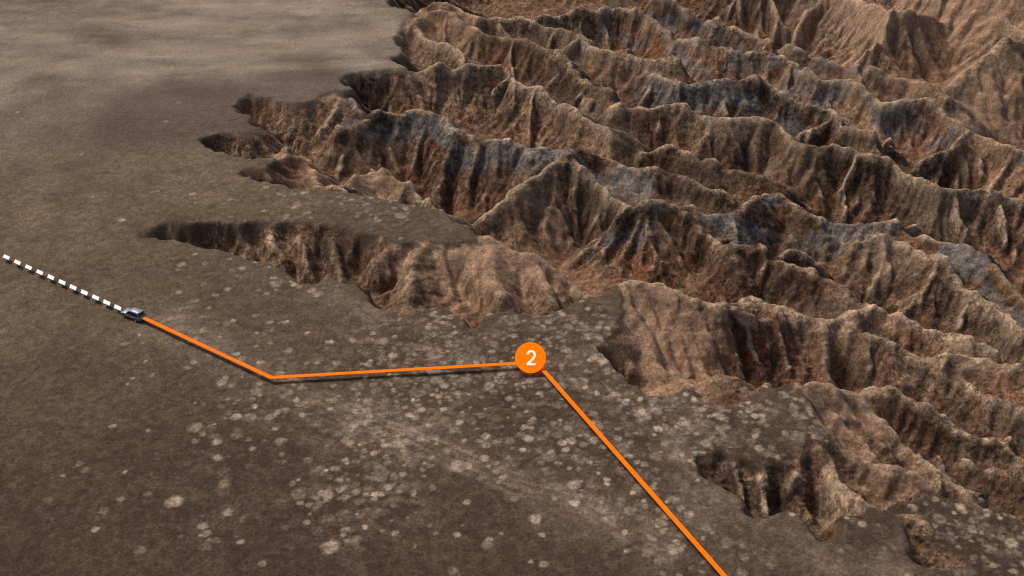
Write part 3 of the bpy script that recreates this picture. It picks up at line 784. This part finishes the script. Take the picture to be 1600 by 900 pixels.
def ribbon_outline(pts, w):
    """left and right offsets of a polyline with mitred corners"""
    L, R_ = [], []
    n = len(pts)
    for i in range(n):
        def un(a, b):
            dx, dy = b[0] - a[0], b[1] - a[1]; l = math.hypot(dx, dy); return dx / l, dy / l
        d0 = un(pts[i - 1], pts[i]) if i > 0 else un(pts[0], pts[1])
        d1 = un(pts[i], pts[i + 1]) if i < n - 1 else d0
        nx, ny = -(d0[1] + d1[1]) / 2, (d0[0] + d1[0]) / 2
        q = nx * nx + ny * ny
        nx, ny = nx / q, ny / q
        L.append((pts[i][0] + nx * w / 2, pts[i][1] + ny * w / 2)); R_.append((pts[i][0] - nx * w / 2, pts[i][1] - ny * w / 2))
    return L, R_

def ribbon(bm, pts, w, z0, z1):
    L, R_ = ribbon_outline(pts, w)
    rings = [[bm.verts.new((l[0], l[1], z0)), bm.verts.new((r[0], r[1], z0)), bm.verts.new((r[0], r[1], z1)), bm.verts.new((l[0], l[1], z1))] for l, r in zip(L, R_)]
    for a, b in zip(rings[:-1], rings[1:]):
        for k in range(4): bm.faces.new((a[k], a[(k + 1) % 4], b[(k + 1) % 4], b[k]))
    bm.faces.new(rings[0]); bm.faces.new(rings[-1][::-1])
    return bm

M_ORANGE = material("orange_enamel", (0.92, 0.175, 0.0), 0.75, spec=0.1)
M_WHITE = material("white_enamel", (0.86, 0.85, 0.82), 0.8, spec=0.1)

# route line raised just above the plain
ZL = 0.95
rp = [w_of(a, b, ZL)[:2] for a, b in ((224, 496.5), (424, 590), (838, 566), (1130, 898), (1330, 1131))]
o = mesh_obj("route_line", ribbon(bmesh.new(), rp, 0.76, ZL - 0.04, ZL + 0.04), M_ORANGE)
o["label"] = "long bright orange route line bending twice across the plain behind the car"; o["category"] = "route line"

# white dashes ahead of the car
ZD = 0.85
first = None
side_words = ["nearest the left edge of the photo"] + ["%s from the left end of the row" % w for w in ("second", "third", "fourth", "fifth", "sixth", "seventh", "eighth", "ninth")] + ["last but one before the car", "touching the car's nose"]
dpx = [(10,401.9),(27.3,410),(44.7,417.8),(62.1,425.6),(79.6,433.4),(97.1,441.2),(114.3,449.2),(131.8,457.2),(149.4,465),(166.8,472.9),(184,480.7)]
for i, (a, b) in enumerate(dpx):
    x, y, _ = w_of(a, b, ZD)
    x2, y2, _ = w_of(a + 10, b + 4.52, ZD)
    ang = math.atan2(y2 - y, x2 - x)
    if first is None:
        sk = [w_of(a + u * 4.55 - v * 0.41 * 2.7, b + u * 2.05 + v * 0.912 * 2.7, ZD) for u, v in ((-1, 1), (1, 1), (1, -1), (-1, -1))]
        ca, sa = math.cos(-ang), math.sin(-ang)
        out = [((p[0] - x) * ca - (p[1] - y) * sa, (p[0] - x) * sa + (p[1] - y) * ca) for p in sk]
        first = mesh_obj("route_dash", prism(bmesh.new(), out, -0.05, 0.05), M_WHITE); d = first
    else:
        d = first.copy(); scene.collection.objects.link(d)
    d.location = (x, y, ZD); d.rotation_euler = (0, 0, ang)
    d["label"] = "white route dash over the plain, " + side_words[i]
    d["category"] = "route dash"; d["group"] = "white dashes leading ahead of the car"

# numbered round marker
bx, by, bz = w_of(829, 559, 2.7)
dist = math.sqrt(bx * bx + by * by + (CAM_H - bz) ** 2)
mpp = dist / FPX
mk = empty("route_marker", (bx, by, 0), math.atan2(bx, -by) * 0 , "round orange marker disc numbered 2 where the orange line bends", "marker")
tilt = math.atan2(CAM_H - bz, math.hypot(bx, by))
yaw = math.atan2(-bx, by)
def facing(o, off):
    o.rotation_euler = (math.pi / 2 - tilt, 0, yaw)
    o.location = (0, 0, bz)
RB = 24.0 * mpp
bm = bmesh.new()
NSEG = 96
prof = [(RB - 0.05, -0.15), (RB, -0.10), (RB, 0.10), (RB - 0.05, 0.15)]
rings = [[bm.verts.new((r * math.cos(2 * math.pi * k / NSEG), r * math.sin(2 * math.pi * k / NSEG), z)) for k in range(NSEG)] for r, z in prof]
for a, b in zip(rings[:-1], rings[1:]):
    for k in range(NSEG): bm.faces.new((a[k], a[(k + 1) % NSEG], b[(k + 1) % NSEG], b[k]))
bm.faces.new(rings[0][::-1]); bm.faces.new(rings[-1])
M_GLOW_ORANGE = material("orange_face_added_glow", (1.0, 0.19, 0.0), 0.6, spec=0.1, emit=0.42)  # emission added to keep the disc bright; no lamp behind it
M_GLOW_WHITE = material("white_face_added_glow", (0.95, 0.93, 0.86), 0.6, spec=0.1, emit=0.42)  # same added glow for the number
disc = mesh_obj("disc", bm, M_GLOW_ORANGE, mk); facing(disc, 0)
st = [(512,382),(518,358),(532,340),(553,328),(577,324),(602,329),(622,342),(635,362),(640,384),(636,408),(624,432),(604,460),(575,492),(540,524),(512,549)]
def dl(p): return ((p[0] - 565) / 11.25 * mpp, -(p[1] - 440) / 11.25 * mpp)
bm = bmesh.new()
ribbon(bm, [dl(p) for p in st], 3.1 * mpp, 0.155, 0.19)
ribbon(bm, [dl((497, 553)), dl((654, 553))], 2.9 * mpp, 0.154, 0.194)
dig = mesh_obj("number", bm, M_GLOW_WHITE, mk); facing(dig, 0)

# ---- the car
M_SILVER = material("silver_car_paint", (0.27, 0.285, 0.33), 0.36, metal=0.45, coat=0.3, var=0.05, vscale=3)
M_GLASS = material("dark_tinted_glass", (0.008, 0.010, 0.020), 0.08, spec=0.6)
M_TRIM = material("black_plastic_trim", (0.018, 0.018, 0.022), 0.6, var=0.1)
M_TYRE = material("tyre_rubber", (0.02, 0.019, 0.018), 0.85, var=0.15)
M_RIM = material("alloy_rim", (0.75, 0.70, 0.68), 0.5, metal=0.2)
M_RED = material("red_lamp_lens", (0.30, 0.015, 0.012), 0.2)
M_LAMP = material("clear_lamp_lens", (0.72, 0.74, 0.76), 0.15)
M_PLATE = material("plate", (0.7, 0.7, 0.66), 0.5)

def loft(bm, rings, cap=True):
    vs = [[bm.verts.new(p) for p in r] for r in rings]
    n = len(vs[0])
    for a, b in zip(vs[:-1], vs[1:]):
        for k in range(n): bm.faces.new((a[k], a[(k + 1) % n], b[(k + 1) % n], b[k]))
    if cap: bm.faces.new(vs[0][::-1]); bm.faces.new(vs[-1])
    return vs

cx, cy, _ = w_of(208.5, 492.0, 0.55)
fx, fy, _ = w_of(208.5 - 17.6, 492.0 - 6.9, 0.55)
heading = math.atan2(fy - cy, fx - cx)
cz = np.mean([hgt(cx + 1.3 * a * math.cos(heading) - b * math.sin(heading), cy + 1.3 * a * math.sin(heading) + b * math.cos(heading)) for a in (-1, 1) for b in (-.8, .8)])
car = empty("car", (cx, cy, float(cz)), heading, "silver five door car with dark windows driving along the white dashes", "car")
car.scale = (1.07, 1.05, 1.12)

def body_ring(x, hw, ztop, zbot=0.30, crown=0.03):
    # cross-section: sill, door bulge, shoulder, crowned deck
    return [(x, -hw * 0.90, zbot), (x, -hw * 0.985, zbot + 0.14), (x, -hw, zbot + 0.34), (x, -hw * 0.975, ztop - 0.10), (x, -hw * 0.90, ztop - 0.015), (x, -hw * 0.45, ztop + crown),
            (x, hw * 0.45, ztop + crown), (x, hw * 0.90, ztop - 0.015), (x, hw * 0.975, ztop - 0.10), (x, hw, zbot + 0.34), (x, hw * 0.985, zbot + 0.14), (x, hw * 0.90, zbot)]
bm = bmesh.new()
loft(bm, [body_ring(-2.20, 0.76, 0.86, 0.42), body_ring(-2.12, 0.84, 0.93, 0.34), body_ring(-1.75, 0.885, 0.96), body_ring(-0.8, 0.895, 0.95), body_ring(0.3, 0.895, 0.94),
          body_ring(0.95, 0.89, 0.95), body_ring(1.5, 0.875, 0.93, crown=0.05), body_ring(1.92, 0.84, 0.83, 0.32, 0.05), body_ring(2.12, 0.76, 0.70, 0.36), body_ring(2.20, 0.66, 0.60, 0.42)])
bmesh.ops.bevel(bm, geom=[e for e in bm.edges if e.calc_face_angle(0) > 0.6], offset=0.025, segments=2, affect='EDGES')
body = mesh_obj("body", bm, M_SILVER, car, True)
# greenhouse shell
def P(x, y, z): return (x, y, z)
bel = 0.93; rf = 1.64
def gh(z):  # x_rear, x_front, half width at height z
    t = (z - bel) / (rf - bel)
    return -2.10 + 0.36 * t, 1.08 - 0.95 * t, 0.845 - 0.20 * t
bm = bmesh.new()
rings = []
for z in (bel - 0.03, 1.2, 1.4, rf - 0.05, rf):
    a, b, h = gh(z)
    if z == rf: a += 0.05; b -= 0.08; h -= 0.05
    rings.append([(a, -h + 0.10, z), (a + 0.10, -h, z), (b - 0.16, -h, z), (b, -h + 0.22, z), (b, h - 0.22, z), (b - 0.16, h, z), (a + 0.10, h, z), (a, h - 0.10, z)])
vs = loft(bm, rings)
cabin = mesh_obj("cabin", bm, M_SILVER, car, False)
# roof panel, slightly crowned
bm = bmesh.new()
a, b, h = gh(rf); a += 0.02; b -= 0.06; h -= 0.03
rings = []
for f in (0.0, 0.08, 0.3, 0.6, 0.9, 1.0):
    x = a + (b - a) * f; dz = 0.045 * math.sin(math.pi * f) ** 0.6 if 0 < f < 1 else 0.0
    hh = h - (0.12 if f in (0.0, 1.0) else 0.0)
    rings.append([(x, -hh, rf - 0.02), (x, -hh * 0.8, rf + dz * 0.8), (x, 0, rf + dz + 0.01), (x, hh * 0.8, rf + dz * 0.8), (x, hh, rf - 0.02), (x, 0, rf - 0.05)])
loft(bm, rings)
mesh_obj("roof", bm, M_SILVER, car, True)
# glazing: panels set proud of the shell
def pane(name, corners, n, label=None):
    bm = bmesh.new()
    f = [bm.verts.new(c) for c in corners]; b_ = [bm.verts.new((c[0] + n[0] * 0.012, c[1] + n[1] * 0.012, c[2] + n[2] * 0.012)) for c in corners]
    k = len(corners)
    bm.faces.new(f[::-1]); bm.faces.new(b_)
    for i in range(k): bm.faces.new((f[i], f[(i + 1) % k], b_[(i + 1) % k], b_[i]))
    return mesh_obj(name, bm, M_GLASS, car)
zl, zh = 0.99, 1.585
for s in (-1, 1):
    def q(x, z): return (x, s * (gh(z)[2] + 0.002), z)
    for x0, x1, x0t, x1t in ((-1.96, -1.16, -1.68, -1.12), (-1.11, -0.24, -1.07, -0.26), (-0.19, 0.86, -0.21, 0.08)):
        pane("side_window", [q(x0, zl), q(x1, zl), q(x1t, zh), q(x0t, zh)], (0, s, 0.3))
a0, b0, h0 = gh(zl); a1, b1, h1 = gh(zh)
pane("windscreen", [(b0 + .003, -h0 + .24, zl), (b0 + .003, h0 - .24, zl), (b1 + .003, h1 - .24, zh), (b1 + .003, -h1 + .24, zh)], (.7, 0, .7))
pane("rear_window", [(a0 - .003, -h0 + .12, zl + .02), (a0 - .003, h0 - .12, zl + .02), (a1 - .003, h1 - .12, zh), (a1 - .003, -h1 + .12, zh)], (-.9, 0, .4))
mesh_obj("rear_bumper", box(bmesh.new(), (-2.20, 0, 0.50), (0.16, 1.56, 0.22), 0.05), M_SILVER, car)
mesh_obj("front_bumper", box(bmesh.new(), (2.19, 0, 0.46), (0.14, 1.44, 0.20), 0.05), M_TRIM, car)
mesh_obj("grille", box(bmesh.new(), (2.19, 0, 0.64), (0.06, 0.7, 0.10), 0.02), M_TRIM, car)
mesh_obj("number_plate", box(bmesh.new(), (-2.215, 0, 0.74), (0.03, 0.42, 0.12)), M_PLATE, car)
mesh_obj("rear_spoiler", box(bmesh.new(), (-1.82, 0, 1.645), (0.22, 1.16, 0.03), 0.01), M_SILVER, car)
for s in (-1, 1):
    mesh_obj("headlight", box(bmesh.new(), (2.02, s * 0.62, 0.70), (0.22, 0.26, 0.12), 0.03), M_LAMP, car)
    mesh_obj("tail_light", box(bmesh.new(), (-2.13, s * 0.74, 0.90), (0.14, 0.16, 0.24), 0.03), M_RED, car)
    mesh_obj("wing_mirror", box(bmesh.new(), (0.72, s * 0.96, 1.06), (0.14, 0.20, 0.13), 0.03), M_SILVER, car)
    bm = bmesh.new()
    box(bm, (-0.75, s * 0.56, 1.715), (1.6, 0.035, 0.03), 0.008)
    for xx in (-1.4, -0.1): box(bm, (xx, s * 0.56, 1.68), (0.06, 0.03, 0.05))
    mesh_obj("roof_rail", bm, M_TRIM, car)
    mesh_obj("door_sill", box(bmesh.new(), (0, s * 0.845, 0.33), (1.75, 0.10, 0.13), 0.02), M_TRIM, car)
    for xx in (-1.3, 1.32):
        bm = bmesh.new()
        bmesh.ops.create_cone(bm, cap_ends=True, segments=28, radius1=0.43, radius2=0.43, depth=0.03)
        for v in bm.verts: v.co = (v.co.x + xx, s * 0.885 + v.co.z, v.co.y + 0.40)
        mesh_obj("wheel_arch", bm, M_TRIM, car)
        wh = empty("wheel", (xx, s * 0.835, 0.345), 0, "", ""); del wh["label"]; del wh["category"]; wh.parent = car
        bm = bmesh.new()
        n = 32; prof = [(0.22, -0.11), (0.33, -0.115), (0.345, -0.08), (0.345, 0.08), (0.33, 0.115), (0.22, 0.11)]
        loft(bm, [[(r * math.cos(2 * math.pi * k / n), y, r * math.sin(2 * math.pi * k / n)) for r, y in prof] for k in range(n)] + [], cap=False)
        vv = list(bm.verts); m_ = len(prof)
        for k in range(m_): bm.faces.new((vv[(n - 1) * m_ + k], vv[(n - 1) * m_ + (k + 1) % m_], vv[(k + 1) % m_], vv[k]))
        mesh_obj("tyre", bm, M_TYRE, wh, True)
        bm = bmesh.new()
        bmesh.ops.create_cone(bm, cap_ends=True, segments=28, radius1=0.225, radius2=0.225, depth=0.15)
        for v in bm.verts: v.co = (v.co.x, v.co.z, v.co.y)
        for k in range(5):
            a = 2 * math.pi * k / 5
            r = bmesh.ops.create_cube(bm, size=1.0)
            for v in r["verts"]:
                u, w_, d_ = v.co.x * 0.18 + 0.11, v.co.y * 0.05, v.co.z * 0.03
                v.co = (u * math.cos(a) - w_ * math.sin(a), s * 0.085 + d_, u * math.sin(a) + w_ * math.cos(a))
        mesh_obj("rim", bm, M_RIM, wh)

# ---- the one green bush in the gorge
hx, hy, hz = ground_hit(1537, 776)
bush = empty("bush", (hx, hy, hz - 0.1), 0.4, "small dark green bush alone on the gorge edge by the right side", "bush")
rb = np.random.RandomState(3)
bm = bmesh.new()
for k in range(900):
    u = rb.normal(size=3); u /= np.linalg.norm(u); rr_ = rb.uniform(0.45, 1.0) ** 0.5
    c = np.array((u[0] * 0.78, u[1] * 0.66, abs(u[2]) * 0.72 + 0.12)) * rr_ * (0.8 + 0.35 * math.sin(3 * math.atan2(u[1], u[0]) + 1))
    e1 = rb.normal(size=3); e1 /= np.linalg.norm(e1); e2 = np.cross(e1, u); e2 /= np.linalg.norm(e2) + 1e-6
    L_ = rb.uniform(0.05, 0.10)
    bm.faces.new([bm.verts.new(tuple(c + e1 * L_)), bm.verts.new(tuple(c + e2 * L_ * 0.5)), bm.verts.new(tuple(c - e1 * L_)), bm.verts.new(tuple(c - e2 * L_ * 0.5))])
mesh_obj("foliage", bm, material("dark_green_leaves", (0.022, 0.048, 0.030), 0.7, var=0.5, vscale=4), bush)
bm = bmesh.new()
for k in range(7):
    a = k * 0.9; tip = (0.45 * math.cos(a), 0.4 * math.sin(a), 0.6)
    n = 6
    loft(bm, [[(0.03 * math.cos(2 * math.pi * j / n), 0.03 * math.sin(2 * math.pi * j / n), -0.1) for j in range(n)],
              [(tip[0] + 0.01 * math.cos(2 * math.pi * j / n), tip[1] + 0.01 * math.sin(2 * math.pi * j / n), tip[2]) for j in range(n)]])
mesh_obj("stem", bm, material("dry_wood", (0.10, 0.07, 0.05), 0.9, var=0.3), bush)
